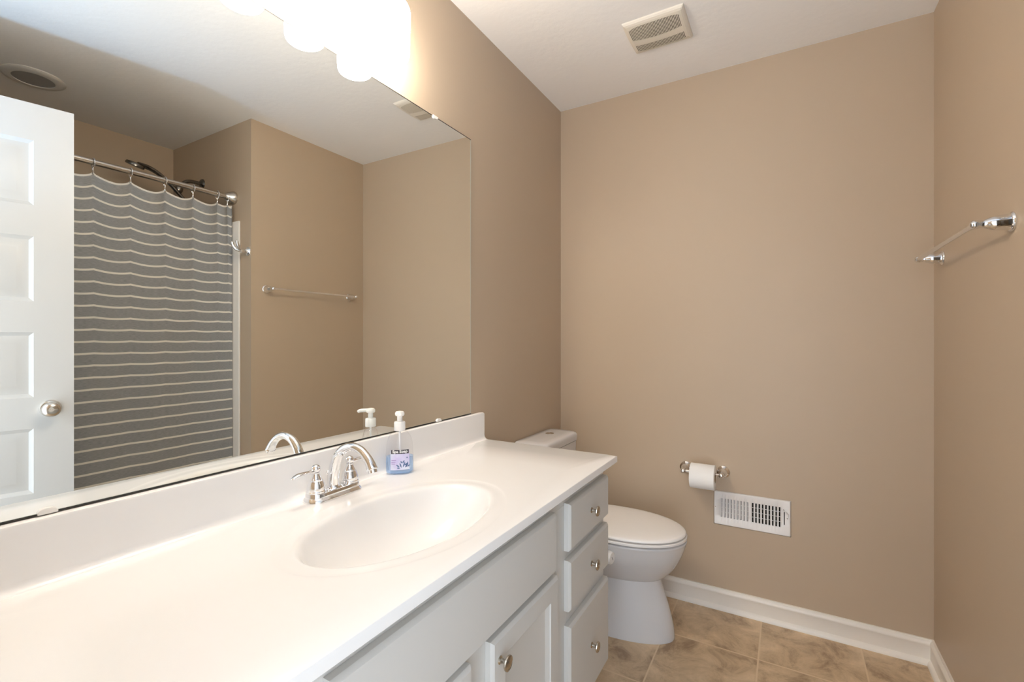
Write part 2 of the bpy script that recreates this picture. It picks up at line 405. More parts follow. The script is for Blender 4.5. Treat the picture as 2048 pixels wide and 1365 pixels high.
# ------------------------------------------------------------------ vanity cabinet
CZ = 0.8246; CY1 = 1.5404; CXF = 0.555; CY0 = YN+0.002; FX = 0.515; DFX = 0.535
def vanity():
    root = thing('vanity_cabinet', 'long white painted vanity cabinet under the white countertop', 'cabinet', (0.26, 0.75, 0))
    y0, y1, zb, zt = CY0+0.002, 1.515, 0.13, CZ-0.022
    b = newbm()
    # carcass: sides, bottom, back and face frame
    
    for ya in (y0, y1-.016):
        prism(b, [(.002, 0), (FX-.087, 0), (FX-.087, zb-.02), (FX-.0185, zb-.02), (FX-.0185, zt), (.002, zt)], ya, ya+.016, 'y')
    add_box(b, 0.002, FX-0.018, y0+0.016, y1-0.016, zb-0.02, zb-0.002); add_box(b, 0.002, 0.010, y0+0.016, y1-0.016, zb, zt)
    obj('carcass', b, 'cab', root, 0)
    b = newbm()
    def fr(ya, yb, za, zc): add_box(b, FX-0.018, FX, ya, yb, za, zc, 0.0008, 1)
    fr(y0, y1, zt-0.045, zt); fr(y0, y1, zb-0.008, zb+0.030)
    for ya, yb in ((y0, y0+.04), (0.345, 0.425), (0.725-.015, 0.797+.015), (1.095, 1.205), (1.475, y1)): fr(ya, yb, zb+.03, zt-.045)
    fr(0.425, .71, .585, .635); fr(.812, 1.095, .585, .635)
    for ya, yb in ((1.205, 1.475), (y0+.04, .345)):
        fr(ya, yb, .600, .636); fr(ya, yb, .42, .47)
    obj('face_frame', b, 'cab', root, 0)
    b = newbm(); add_box(b, FX-0.085, FX-0.07, y0+.016, y1-.016, 0.0, zb-.02); obj('toe_kick', b, 'cab', root, 0)
    def front(name, ya, yb, za, zb_, parent=root):
        b = newbm(); c = 0.0055
        def R(x, i): return [(x, ya+i, za+i), (x, yb-i, za+i), (x, yb-i, zb_-i), (x, ya+i, zb_-i)]
        add_loft(b, [R(FX+0.0005, 0.0), R(FX+0.013, 0), R(FX+0.0145, 0.0008), R(DFX-0.0015, c-0.001), R(DFX, c+0.001)])
        return obj(name, b, 'cab', parent, 25)
    def knob(y, z, parent):
        b = newbm(); mt = axis_mtx((DFX-0.0008, y, z), (1, 0, 0))
        add_lathe(b, [(0.0085, 0), (0.0085, .002), (.0055, .005), (.0045, .010), (.0050, .014), (.0075, .0165), (.0145, .0185), (.0158, .0205), (.0150, .0230),
                      (.0125, .0240), (.0115, .0232), (.0085, .0246), (.004, .0256)], 28, mt)
        obj('knob', b, 'antique', parent, 30)
    for ya, yb in ((1.19, 1.512), (0.018, 0.340)):
        for za, zc in ((.631, .763), (.465, .605), (.15, .425)):
            d = front('drawer', ya, yb, za, zc); knob((ya+yb)/2, (za+zc)/2, d)
    front('false_front', 0.41, 1.105, .615, .766)
    def cdoor(ya, yb, za, zc, ky):
        b = newbm(); c = 0.0055; x = FX
        def R(xx, i): return [(xx, ya+i, za+i), (xx, yb-i, za+i), (xx, yb-i, zc-i), (xx, ya+i, zc-i)]
        s = 0.048
        add_loft(b, [R(x+.0005, 0), R(x+.013, 0), R(x+.0145, .0008), R(DFX-.0015, c-.001), R(DFX, c+.001), R(DFX, s), R(DFX-.0035, s+.0015),
                     R(DFX-.010, s+.013), R(DFX-.0105, s+.0145)])
        d = obj('cabinet_door', b, 'cab', root, 25); knob(ky, 0.553, d)
    cdoor(0.797, 1.115, .15, .600, .797+.026); cdoor(0.410, 0.727, .15, .600, .727-.026)
vanity()

# ------------------------------------------------------------------ countertop with integral oval bowl
def counter():
    root = thing('vanity_countertop', 'white one-piece countertop with an oval sunken basin and backsplash', 'countertop', (0.26, 0.75, CZ))
    bx, by = 0.320, 0.778; ax, ay = 0.150, 0.250
    th = 0.0225; r = 0.004
    x0, x1, y0, y1 = 0.0008, CXF, CY0, CY1
    n = 144
    cor = [math.atan2(cy-by, cx-bx) for cx, cy in ((x0, y0), (x1, y0), (x1, y1), (x0, y1))]
    angs = sorted([2*PI*i/n - PI for i in range(n)] + cor)
    prof = [(0.05, -0.1305), (0.2, -0.1285), (0.4, -0.121), (0.58, -0.106), (0.72, -0.086), (0.83, -0.062), (0.90, -0.040), (0.945, -0.022), (0.975, -0.011),
            (1.0, -0.0055), (1.03, -0.0028), (1.07, -0.0018), (1.15, -0.0016), (1.20, -0.0010), (1.225, -0.0003), (1.25, 0)]
    prof = spline(prof, 3)
    b = newbm(); rings = []
    for s, dz in prof:
        ring = []
        for t in angs:
            # polar radius of the ellipse at this direction; outer ring keeps an even margin
            e = 1/math.sqrt((math.cos(t)/ax)**2 + (math.sin(t)/ay)**2)
            rr = e*s if s <= 1 else e + (s-1)*0.19
            ring.append((bx+rr*math.cos(t), by+rr*math.sin(t), CZ+dz))
        rings.append(ring)
    def edge(t, inset):
        c, s = math.cos(t), math.sin(t); k = 1e9
        if c > 1e-9: k = min(k, (x1-inset-bx)/c)
        if c < -1e-9: k = min(k, (x0+inset-bx)/c)
        if s > 1e-9: k = min(k, (y1-inset-by)/s)
        if s < -1e-9: k = min(k, (y0+inset-by)/s)
        return bx+k*c, by+k*s
    for f in (0.5,):
        rings.append([((1-f)*p[0]+f*edge(t, r)[0], (1-f)*p[1]+f*edge(t, r)[1], CZ) for p, t in zip(rings[-1], angs)])
    rings.append([(*edge(t, r), CZ) for t in angs])
    rings.append([(*edge(t, r*0.3), CZ-r*0.3) for t in angs])
    rings.append([(*edge(t, 0), CZ-r) for t in angs])
    rings.append([(*edge(t, 0), CZ-th+.002) for t in angs])
    rings.append([(*edge(t, .002), CZ-th) for t in angs])
    rings.append([(*edge(t, .03), CZ-th) for t in angs])
    add_loft(b, rings, True, False)
    obj('counter_slab', b, 'marble', root, 35)
    # backsplash with a coved foot, its free end flared like the photograph's
    b = newbm(); zt = 0.929; t = 0.021
    def prof_at(k):   # k: 0 far inside, 1 at the end
        p = [(0.0008, zt-.003), (0.003, zt), (t-.005, zt), (t-.0015, zt-.0015), (t, zt-.005), (t, CZ+.014)]
        for q in range(1, 7):
            a = q/6*PI/2; p.append((t+.014*(1-math.cos(a)), CZ+.014*(1-math.sin(a))))
        p[-1] = (t+.014, CZ-.0002); p += [(t+.014, CZ-.001), (0.0008, CZ-.001)]
        return p
    P0 = prof_at(0)
    r0 = [(x, CY0, z) for x, z in P0]; r1 = [(x, CY1-.012, z) for x, z in P0]
    r2 = [(x, CY1-.002-(.004 if z > zt-.004 else 0), z) for x, z in P0]; r3 = [(x*0.98 if x > .004 else x, CY1-(.007 if z > zt-.006 else 0), z-(.001 if z > zt-.004 else 0)) for x, z in P0]
    add_loft(b, [r0, r1, r2, r3])
    obj('backsplash', b, 'marble', root, 35)
    b = newbm(); add_lathe(b, [(0.0215, CZ-.1315), (.0215, CZ-.128), (.019, CZ-.1275), (.016, CZ-.129), (.004, CZ-.129)], 28, Matrix.Translation((bx, by, 0)))
    obj('drain', b, 'chrome', root, 30)
counter()

# ------------------------------------------------------------------ mirror
def mirror():
    root = thing('wall_mirror', 'large frameless wall mirror above the white countertop', 'mirror', (0, 0.73, 0.933))
    y0, y1, z0, z1 = YN+.003, 1.4676, 0.933, 1.978
    b = newbm(); add_box(b, 0.0055, 0.0060, y0+.0015, y1-.0035, z0+.001, z1-.001); obj('mirror_glass', b, 'mirror', root, 0)
    b = newbm(); add_box(b, 0.0006, 0.0054, y0, y1-.0035, z0-.0006, z1); add_box(b, 0.0006, 0.0060, y1-.0035, y1, z0-.0006, z1, .0012, 1); obj('glass_edge', b, 'mirror_edge', root, 0)
    b = newbm(); add_box(b, 0.0008, 0.0066, y0, y1, 0.9306, 0.9334); obj('edge_seal', b, 'seal', root, 0)
    b = newbm(); add_box(b, .0008, .0064, y0, y1, z1-.0012, z1+.0012); obj('edge_seal', b, 'seal', root, 0)
    for y, z, s in ((1.274, 0.931, 1), (0.278, 0.931, 1), (1.255, 1.981, -1), (0.278, 1.981, -1)):
        b = newbm()
        pl = [(y-.0125, z), (y+.0125, z), (y+.0125, z+s*.004), (y+.009, z+s*.0085), (y+.004, z+s*.0105), (y-.004, z+s*.0105), (y-.009, z+s*.0085), (y-.0125, z+s*.004)]
        prism(b, pl, 0.0005, 0.0105, 'x')
        bmesh.ops.bevel(b, geom=b.edges[:], offset=.0008, segments=1, affect='EDGES')
        obj('clip', b, 'clip', root, 25)
mirror()

# ------------------------------------------------------------------ vanity light, three shades
def vanity_light():
    root = thing('vanity_light', 'three-shade wall light glowing above the mirror', 'wall light', (0, 0.81, 2.27))
    b = newbm(); add_box(b, .0005, .022, 0.54, 1.078, 2.245, 2.345, .008, 3); obj('back_plate', b, 'satin', root, 35)
    for y in (0.635, 0.805, 0.975):
        a = newbm()
        add_tube(a, spline([(.016, y, 2.27), (.045, y, 2.275), (.072, y, 2.262), (.080, y, 2.235), (.080, y, 2.20)], 6), .009, 14)
        add_lathe(a, [(.026, 2.176), (.030, 2.180), (.030, 2.200), (.022, 2.208), (.012, 2.212)], 28, Matrix.Translation((.080, y, 0)))
        arm = obj('arm', a, 'satin', root, 35)
        s = newbm()
        add_lathe(s, spline([(0.004, 2.0075), (.028, 2.008), (.043, 2.0115), (.0495, 2.021), (.0505, 2.05), (.0525, 2.11), (.053, 2.140), (.050, 2.155), (.043, 2.1675),
                      (.034, 2.175), (.027, 2.178)], 3), 36, Matrix.Translation((.080, y, 0)))
        obj('lamp_shade', s, 'shade', root, 0 or 60)
vanity_light()

# ------------------------------------------------------------------ faucet
def faucet():
    fx, fy = 0.068, 0.787
    root = thing('basin_faucet', 'chrome gooseneck faucet with two lever handles behind the basin', 'faucet', (fx, fy, CZ), world=False)
    def stad(l, wd, z, n=24):
        r = []
        for i in range(n*2):
            a = 2*PI*i/(2*n); c, s = math.cos(a), math.sin(a)
            r.append((wd*c, (l-wd)*(1 if s > 1e-6 else (-1 if s < -1e-6 else 0)) + wd*s, z))
        return r
    b = newbm()
    add_loft(b, [stad(.079, .0325, 0), stad(.0795, .033, .003), stad(.0785, .032, .007), stad(.0765, .0285, .010), stad(.0745, .0255, .0125),
                 stad(.0738, .0248, .018), stad(.0725, .0238, .0215), stad(.071, .022, .0225)])
    obj('base_plate', b, 'chrome', root, 30)
    for s in (-1, 1):
        b = newbm()
        add_lathe(b, [(.0215, .0215), (.0225, .023), (.0225, .026), (.021, .028), (.0212, .031), (.021, .036), (.0195, .042), (.017, .049), (.0165, .0505), (.0165, .0515),
                      (.0145, .053), (.012, .058), (.0098, .063), (.0088, .067), (.0092, .070)], 32, Matrix.Translation((0, s*.0505, 0)))
        h = obj('handle_body', b, 'chrome', root, 28)
        b = newbm(); y = s*.0505
        add_sphere(b, (0, y, .0785), .0115, sz=.92)
        pts = spline([(0, y+s*.004, .0745), (0, y+s*.016, .0740), (.001, y+s*.032, .0755), (.002, y+s*.046, .0760), (.003, y+s*.058, .0735), (.004, y+s*.067, .0695)], 4)
        k = len(pts)
        rad = [.0075 - .0025*min(1, i/(k*.25)) + .0030*math.sin(PI*max(0, (i/(k-1)-.25)/.75))**.8 - .0022*max(0, (i/(k-1)-.6)/.4) for i in range(k)]
        rad[-1] = .0018
        fl_ = [(1 - .55*min(1, i/(k*.5)), 1 + .35*max(0, (i/(k-1)-.3)/.7)) for i in range(k)]
        add_tube(b, pts, rad, 16, fl_)
        obj('lever', b, 'chrome', h, 35)
    b = newbm()
    add_lathe(b, [(.022, .0215), (.0215, .024), (.0195, .027)], 28)
    pts = spline([(-.001, 0, .022), (.000, 0, .046), (.005, 0, .072), (.017, 0, .100), (.039, 0, .121), (.068, 0, .1300), (.099, 0, .1235), (.121, 0, .107), (.132, 0, .093), (.1365, 0, .084)], 5)
    k = len(pts); rad = [.0150 - .0050*min(1, (i/(k-1))/.55) + .0028*max(0, (i/(k-1)-.7)/.3) for i in range(k)]
    add_tube(b, pts, rad, 24)
    sp = obj('spout', b, 'chrome', root, 35)
    b = newbm(); mt = axis_mtx((.1355, 0, .0870), (.35, 0, -1)); add_lathe(b, [(.0128, 0), (.0136, .002), (.0130, .0035), (.0102, .004), (.0102, .011), (.0095, .011), (.004, .0105)], 24, mt)
    obj('aerator', b, 'chrome', sp, 30)
    b = newbm(); add_tube(b, [(-.020, 0, .02), (-.020, 0, .052)], .0025, 10); add_sphere(b, (-.020, 0, .055), .0055)
    obj('lift_rod', b, 'chrome', root, 35)
faucet()

# ------------------------------------------------------------------ soap bottle
def soap():
    ang = math.atan2(-.70, .714)          # direction the label faces, towards the room
    root = thing('soap_bottle', 'clear pump bottle of blue hand soap beside the faucet', 'soap bottle', (0.066, 1.0225, CZ+.0002), ang - (-PI/2), world=False)
    A, B = .0405, .0265                   # half width, half depth; label faces local -y
    def ring(s, z, n=40, e=2.3, a=A, bb=B):
        out = []
        for i in range(n):
            t = 2*PI*i/n; c, q = math.cos(t), math.sin(t)
            out.append((a*s*math.copysign(abs(c)**(2/e), c), bb*s*math.copysign(abs(q)**(2/e), q), z))
        return out
    prof = [(.90, 0), (.97, .0015), (1.0, .006), (1.0, .03), (.985, .050), (.955, .056), (.935, .075), (.90, .090), (.83, .101), (.71, .111), (.56, .118)]
    b = newbm(); rr = [ring(s, z) for s, z in prof]
    def circ(r, z, n=40): return [(r*math.cos(2*PI*i/n), r*math.sin(2*PI*i/n), z) for i in range(n)]
    rr += [circ(.0165, .1225), circ(.0135, .125), circ(.0135, .138)]
    add_loft(b, rr); body = obj('bottle_body', b, 'bottle', root, 50)
    b = newbm(); add_loft(b, [ring(.87, .003), ring(.955, .006), ring(.965, .03), ring(.950, .0485), ring(.930, .0495)]); obj('liquid_soap', b, 'liquid', root, 50)
    b = newbm(); add_lathe(b, [(.0158, .124), (.0162, .126), (.0162, .146), (.0150, .1495), (.0085, .1505)], 32); obj('collar', b, 'plastic', root, 35)
    b = newbm()
    add_lathe(b, [(.0075, .149), (.0075, .166), (.0115, .1665), (.0135, .1695), (.0135, .1745), (.011, .1785), (.004, .180)], 28)
    add_tube(b, spline([(0, -.004, .1735), (0, -.018, .1738), (0, -.030, .1728), (0, -.038, .1695)], 5), [.0055]*10 + [.0050]*4 + [.0042, .0036], 14)
    obj('pump_head', b, 'plastic', root, 35)
    b = newbm(); add_tube(b, [(0, 0, .01), (0, 0, .125)], .0028, 10); obj('dip_tube', b, 'plastic', root)
    def wrap(x, z, d):   # surface point of the front at local x
        s = 1.0
        for (s0, z0), (s1, z1) in zip(prof, prof[1:]):
            if z0 <= z <= z1: s = s0 + (s1-s0)*(z-z0)/(z1-z0)
        a, bb = A*s+d, B*s+d; e = 2.3
        u = max(0.0, 1 - abs(x/a)**e)
        return (x, -bb*u**(1/e), z)
    def patch(name, x0, x1, z0, z1, d, m, parent, nx=20, nz=8):
        b = newbm(); V = [[b.verts.new(wrap(x0+(x1-x0)*i/nx, z0+(z1-z0)*j/nz, d)) for j in range(nz+1)] for i in range(nx+1)]
        for i in range(nx):
            for j in range(nz): b.faces.new((V[i][j], V[i+1][j], V[i+1][j+1], V[i][j+1]))
        return obj(name, b, m, parent, 60)
    lab = patch('label', -.0265, .0265, .014, .0700, .0004, 'label', root)
    patch('banner', -.0250, .0250, .0600, .0715, .0008, 'banner', lab)
    cu = bpy.data.curves.new('lettering', 'FONT'); cu.body = 'Spa Soap'; cu.size = .0112; cu.align_x = 'CENTER'; cu.offset = .00035; cu.resolution_u = 3
    to = bpy.data.objects.new('lettering', cu); COL.objects.link(to)
    bpy.context.view_layer.update()
    dg = bpy.context.evaluated_depsgraph_get()
    me = bpy.data.meshes.new_from_object(to.evaluated_get(dg)); bpy.data.objects.remove(to); bpy.data.curves.remove(cu)
    b = newbm(); b.from_mesh(me); bpy.data.meshes.remove(me)
    bmesh.ops.subdivide_edges(b, edges=[e for e in b.edges if e.calc_length() > .003], cuts=2)
    for v in b.verts:
        v.co = wrap(v.co.x*1.06, .0631 + v.co.y, .0012)
    obj('lettering', b, 'ink_white', lab, 0)
    b = newbm()                            # printed leaves
    for cx, cz, a, l in ((-.001, .022, 2.5, .013), (.004, .020, 1.9, .016), (.008, .021, 1.2, .017), (.014, .020, .9, .015), (.018, .021, 1.3, .017), (.021, .022, .7, .009),
                         (.006, .033, 2.2, .008), (.007, .033, 1.0, .010), (.012, .027, .5, .012), (.0, .019, 3.0, .009), (.019, .046, 1.2, .005)):
        pts = []
        for i in range(12):
            t = i/11; wd = .0019*math.sin(PI*t)**.8
            pts.append((t*l, wd))
        poly = pts + [(p[0], -p[1]) for p in reversed(pts[1:-1])]
        vs = [b.verts.new(wrap(cx + p[0]*math.cos(a) - p[1]*math.sin(a), cz + p[0]*math.sin(a) + p[1]*math.cos(a), .0009)) for p in poly]
        b.faces.new(vs)
    obj('leaf_print', b, 'ink_blue', lab, 0)
    b = newbm()
    for k, l in enumerate((.013, .011, .010)):
        z = .0415 - k*.0052
        V = [[b.verts.new(wrap(-.024 + l*i/6, z + dz, .0009)) for dz in (0, .0016)] for i in range(7)]
        for i in range(6): b.faces.new((V[i][0], V[i+1][0], V[i+1][1], V[i][1]))
    obj('small_print', b, 'ink_lilac', lab, 0)
soap()

# ------------------------------------------------------------------ toilet
def toilet():
    cy = 1.972
    root = thing('toilet', 'white two-piece toilet between the vanity and the back wall', 'toilet', (0.35, cy, 0))
    def sec(xb, xf, hw, z, n=48, eb=2.9, ef=2.05, cf=0.45):
        xc = xb + (xf-xb)*cf; out = []
        for i in range(n):
            t = 2*PI*i/n; c, s = math.cos(t), math.sin(t)
            e = ef if c > 0 else eb; a = (xf-xc) if c > 0 else (xc-xb)
            out.append((xc + a*math.copysign(abs(c)**(2/e), c), cy + hw*math.copysign(abs(s)**(2/e), s), z))
        return out
    def loft(name, secs, m, parent=root, k=5, sm=40, **kw):
        b = newbm(); add_loft(b, [sec(*q, **kw) for q in (spline(secs, k) if k else secs)]); return obj(name, b, m, parent, sm)
    loft('pedestal', [(.12, .652, .118, 0), (.12, .655, .118, .006), (.12, .651, .113, .05), (.13, .637, .107, .11), (.14, .618, .102, .17), (.15, .602, .099, .222), (.15, .595, .098, .25)], 'porc')
    loft('bowl', [(.15, .585, .094, .228), (.15, .602, .100, .233), (.15, .628, .118, .255), (.15, .657, .143, .292), (.15, .680, .163, .335), (.15, .693, .174, .370),
                  (.15, .699, .179, .390), (.15, .702, .181, .398), (.15, .701, .180, .403), (.15, .694, .174, .4055)], 'porc')
    loft('seat', [(.215, .699, .179, .4110), (.215, .7018, .181, .4122), (.215, .7025, .1815, .4200), (.215, .701, .1805, .4214), (.215, .697, .178, .4218)], 'seat', k=0, sm=30)
    lid = loft('lid', [(.215, .694, .1765, .4275), (.215, .6985, .1795, .4280), (.215, .6990, .1798, .4300), (.215, .6980, .179, .4335), (.216, .6945, .1765, .4368), (.219, .686, .171, .4392), (.224, .660, .153, .4420), (.235, .60, .11, .4445), (.28, .5, .05, .4455)], 'seat', k=0, sm=40)
    b = newbm(); add_box(b, .19, .235, cy-.11, cy+.11, .404, .438, .006, 2); obj('hinge', b, 'seat', root, 35)
    def rrect(x0, x1, hw, r, z, n=8):
        out = []
        for cx, q, a0 in ((x1-r, cy+hw-r, 0), (x0+r*.5, cy+hw-r*.5, 1), (x0+r*.5, cy-hw+r*.5, 2), (x1-r, cy-hw+r, 3)):
            rr = r if a0 in (0, 3) else r*.5
            for i in range(n+1):
                t = (a0 + i/n)*PI/2; out.append((cx+rr*math.cos(t), q+rr*math.sin(t), z))
        return out
    b = newbm()
    add_loft(b, [rrect(.02, .150, .165, .03, .395), rrect(.015, .155, .170, .03, .42), rrect(.012, .160, .178, .03, .60), rrect(.012, .163, .181, .03, .723)])
    obj('tank', b, 'porc', root, 35)
    b = newbm()
    add_loft(b, [rrect(.008, .163, .183, .034, .7245), rrect(.006, .167, .187, .036, .728), rrect(.006, .168, .188, .036, .745), rrect(.007, .167, .187, .036, .756),
                 rrect(.010, .162, .182, .034, .763), rrect(.016, .154, .172, .032, .7665), rrect(.04, .13, .14, .02, .768)])
    tl = obj('tank_lid', b, 'porc', root, 35)
    b = newbm(); mt = Matrix.Translation((.072, cy+.050, 0))
    add_lathe(b, [(.0205, .764), (.0205, .7685), (.0195, .7695), (.0175, .7697), (.0165, .7688), (.012, .7690), (.003, .7692)], 32, mt); obj('flush_button', b, 'satin', tl, 30)
    b = newbm(); add_tube(b, [(.32, cy-.17, .372), (.452, cy-.186, .372)], .0125, 16)
    mt = axis_mtx((.436, cy-.189, .360), (1, -.15, 0)); add_lathe(b, [(.0215, 0), (.0235, .002), (.0235, .020), (.0215, .023), (.004, .0232)], 28, mt)
    dl = obj('side_dial', b, 'plastic', root, 35)
    b = newbm(); mt2 = mt @ Matrix.Translation((0, 0, .0235)) @ Matrix.Rotation(.6, 4, 'Z'); q = [mt2 @ Vector(p) for p in ((-.0018, -.011, 0), (.0018, -.011, 0), (.0018, .007, 0), (-.0018, .007, 0))]
    b.faces.new([b.verts.new(p) for p in q]); obj('dial_mark', b, 'grey_print', dl, 0)
toilet()

# ------------------------------------------------------------------ paper holder and roll
def paper_holder():
    z, yb = .619, YB-.074
    root = thing('toilet_paper_holder', 'chrome two-post toilet paper holder on the back wall', 'paper holder', (.72, YB, z))
    for x, s in ((.641, -1), (.801, 1)):
        b = newbm(); mt = axis_mtx((x, YB-.0004, z), (0, -1, 0))
        add_lathe(b, [(.0265, 0), (.0275, .002), (.027, .0045), (.0245, .0065), (.0215, .0085), (.016, .014), (.0115, .022), (.0092, .034), (.0085, .048), (.0095, .056),
                      (.0112, .062)], 28, mt)
        add_sphere(b, (x, yb-.002, z), .0118)
        obj('post', b, 'chrome', root, 35)
    b = newbm(); add_tube(b, [(.641, yb, z), (.801, yb, z)], .0065, 16); add_tube(b, [(.655, yb, z), (.668, yb, z)], .0085, 16); obj('spindle', b, 'chrome', root, 35)
    zc = z - .0145 + .0006
    root2 = thing('toilet_paper_roll', 'white toilet paper roll on the chrome holder over the wall register', 'toilet paper', (.7245, yb, zc))
    b = newbm(); x0, x1 = .674, .776; n = 48
    def ring(r, x): return [(x, yb + r*math.cos(2*PI*i/n), zc + r*math.sin(2*PI*i/n)) for i in range(n)]
    add_loft(b, [ring(.0222, x0), ring(.0530, x0), ring(.0545, x0+.0012), ring(.0545, x1-.0012), ring(.0530, x1), ring(.0222, x1)], False, False)
    # loose outer sheet
    pts = [(yb - (.0550)*math.sin(a), zc + .0550*math.cos(a)) for a in [i*PI*.78/20 for i in range(0, 21)]]
    V = [[b.verts.new((x, p[0], p[1])) for x in (x0+.001, x1-.001)] for p in pts]
    for a, c in zip(V, V[1:]): b.faces.new((a[0], a[1], c[1], c[0]))
    obj('paper', b, 'paper', root2, 40)
    b = newbm(); add_loft(b, [ring(.0222, x0+.0005), ring(.0222, x1-.0005), ring(.0211, x1-.0005), ring(.0211, x0+.0005), ring(.0222, x0+.0005)], False, False); obj('cardboard_core', b, 'core', root2, 40)
paper_holder()

# ------------------------------------------------------------------ wall register
def register():
    x0, x1, z0, z1 = .761, 1.063, .379, .531
    root = thing('wall_register', 'white louvred heating register low on the back wall', 'register', ((x0+x1)/2, YB, z0))
    slots = [(.789+.01305*k, .789+.01305*k+.0078) for k in range(9)] + [(.9165+.01275*k, .9165+.01275*k+.0075) for k in range(9)]
    sz0, sz1 = .416, .500
    us = [x0, x0+.004] + [v for s in slots for v in s] + [1.0375, 1.0405, x1-.004, x1]
    vs = [z0, z0+.004, sz0, .428, .488, sz1, z1-.004, z1]
    holes = {2 + 2*k for k in range(18)}
    ls = 2+36
    def hole(i, j): return (i in holes and j in (2, 3, 4)) or (i == ls and j == 3)
    def fn(u, v, i, j):
        e = i in (0, len(us)-1) or j in (0, len(vs)-1)
        return (u, YB-.0012 if e else YB-.006, v)
    b = newbm(); grid_holes(b, us, vs, hole, fn); o = obj('face_plate', b, 'regwhite', root, 20); solidify(o, .001, 0)
    b = newbm(); add_box(b, .783, 1.047, YB-.0006, YB-.0001, sz0-.006, sz1+.006); obj('duct_shade_panel', b, 'dark', root, 0)  # flat dark panel on the wall, duct shade put into its colour
    b = newbm()
    for k, (a, c) in enumerate(slots):          # slanted blades: left bank turned left, right bank turned right
        d = .0052 if k < 9 else -.0012
        xa = a-.0004 if k < 9 else c-.0012
        q = [(xa, YB-.0055, sz0), (xa+.0009, YB-.0055, sz0), (xa+.0009+d, YB-.0007, sz0), (xa+d, YB-.0007, sz0)]
        add_loft(b, [q, [(p[0], p[1], sz1) for p in q]])
    for z in (.437, .458, .479): add_box(b, .786, 1.030, YB-.0016, YB-.0008, z-.0009, z+.0009)
    obj('blades', b, 'regwhite', root, 0)
    b = newbm(); add_tube(b, [(1.039, YB-.003, .484), (1.046, YB-.012, .484), (1.0515, YB-.0125, .475), (1.0525, YB-.012, .464)], [.0022, .0025, .003, .0026], 10, [(1, 1.4)]*4); obj('damper_lever', b, 'regwhite', root, 40)
    for x, z in ((.770, .4575), (1.036, .492), (1.050, .457)):
        b = newbm(); add_lathe(b, [(.0028, 0), (.0026, .001), (.001, .0014)], 14, axis_mtx((x, YB-.0062, z), (0, -1, 0))); obj('screw', b, 'satin', root, 30)
register()

# ------------------------------------------------------------------ towel bar, robe hook
def towel_bar():
    z = 1.502; xe = W-.068
    root = thing('towel_bar', 'chrome towel bar with flared posts on the right wall', 'towel bar', (W, 1.893, z))
    for y in (1.600, 2.186):
        b = newbm(); mt = axis_mtx((W-.0003, y, z), (-1, 0, 0))
        add_lathe(b, [(.0235, 0), (.0245, .0025), (.0235, .005), (.0205, .0075), (.0190, .015), (.0185, .026), (.0172, .036), (.0135, .045), (.0108, .051), (.0100, .056), (.0102, .061),
                      (.0110, .064), (.0114, .068), (.0105, .073), (.0070, .0775), (.003, .079)], 32, mt)
        obj('post', b, 'chrome', root, 35)
    b = newbm(); add_tube(b, [(xe, 1.600, z), (xe, 2.186, z)], .0066, 20); obj('rail', b, 'chrome', root, 35)
towel_bar()
def robe_hook():
    x, z = 1.548, 1.706
    root = thing('robe_hook', 'small chrome double hook beside the curtain seen in the mirror', 'hook', (x, YA, z))
    b = newbm(); add_lathe(b, [(.024, 0), (.0245, .003), (.022, .006), (.016, .009), (.012, .015), (.0105, .026)], 28, axis_mtx((x, YA-.0003, z), (0, -1, 0))); obj('hook_base', b, 'chrome', root, 35)
    for s in (-1, 1):
        b = newbm(); pts = spline([(x, YA-.020, z), (x+s*.007, YA-.034, z-.002), (x+s*.016, YA-.056, z+.004), (x+s*.022, YA-.070, z+.020), (x+s*.024, YA-.076, z+.040)], 5)
        n = len(pts); add_tube(b, pts, [.0108-.0036*i/(n-1) for i in range(n)], 14); add_sphere(b, pts[-1], .0066, n=14); obj('prong', b, 'chrome', root, 35)
robe_hook()

# ------------------------------------------------------------------ ceiling fan grille and recessed light
def fan():
    x0, x1, y0, y1 = .494, .722, 1.786, 1.996
    root = thing('exhaust_fan_grille', 'square ivory exhaust fan grille on the ceiling', 'ceiling vent', ((x0+x1)/2, (y0+y1)/2, H))
    n = 36; sx0, sx1 = x0+.018, x1-.020; p = (sx1-sx0)/n
    us = [x0, x0+.0015, x0+.006, x0+.012] + [v for k in range(n) for v in (sx0+p*k, sx0+p*k+p*.44)] + [x1-.020, x1-.012, x1-.006, x1-.0015, x1]
    vs = [y0, y0+.0015, y0+.006, y0+.014, y0+.022, y0+.064, y0+.112, y0+.132, y0+.142, y0+.180, y0+.194, y1-.006, y1-.0015, y1]
    def hole(i, j): return i >= 4 and (i-4) % 2 == 0 and (i-4) < 2*n and j in (4, 5, 8, 9)
    def fn(u, v, i, j):
        q = (u-(x0+x1)/2)/((sx1-sx0)/2); c = min(1.0, q*q)
        if j == 4: v += .012*c**3
        if j == 5: v -= .0*c
        if j == 6: v -= .014*c
        if j in (7, 8): v -= .0+.008*c - .002
        if j == 9: v += 0
        if j == 10: v -= .012*c**3
        d = min(i, len(us)-1-i, j, len(vs)-1-j)
        z = [0.0004, .005, .009, .0115][min(d, 3)] if d < 4 else .0125
        dome = .006*(1-((v-(y0+y1)/2)/(.105))**2) if d >= 1 else 0
        return (u, v, H - z - max(0, dome))
    b = newbm(); grid_holes(b, us, vs, hole, fn); o = obj('grille_cover', b, 'ivory', root, 0); solidify(o, .0016, 0)
    b = newbm(); add_box(b, x0+.014, x1-.014, y0+.014, y1-.014, H-.010, H-.0005); obj('slot_shade_box', b, 'slot_shade', root, 0)  # solid dark backing box, recess shade put into its colour
fan()
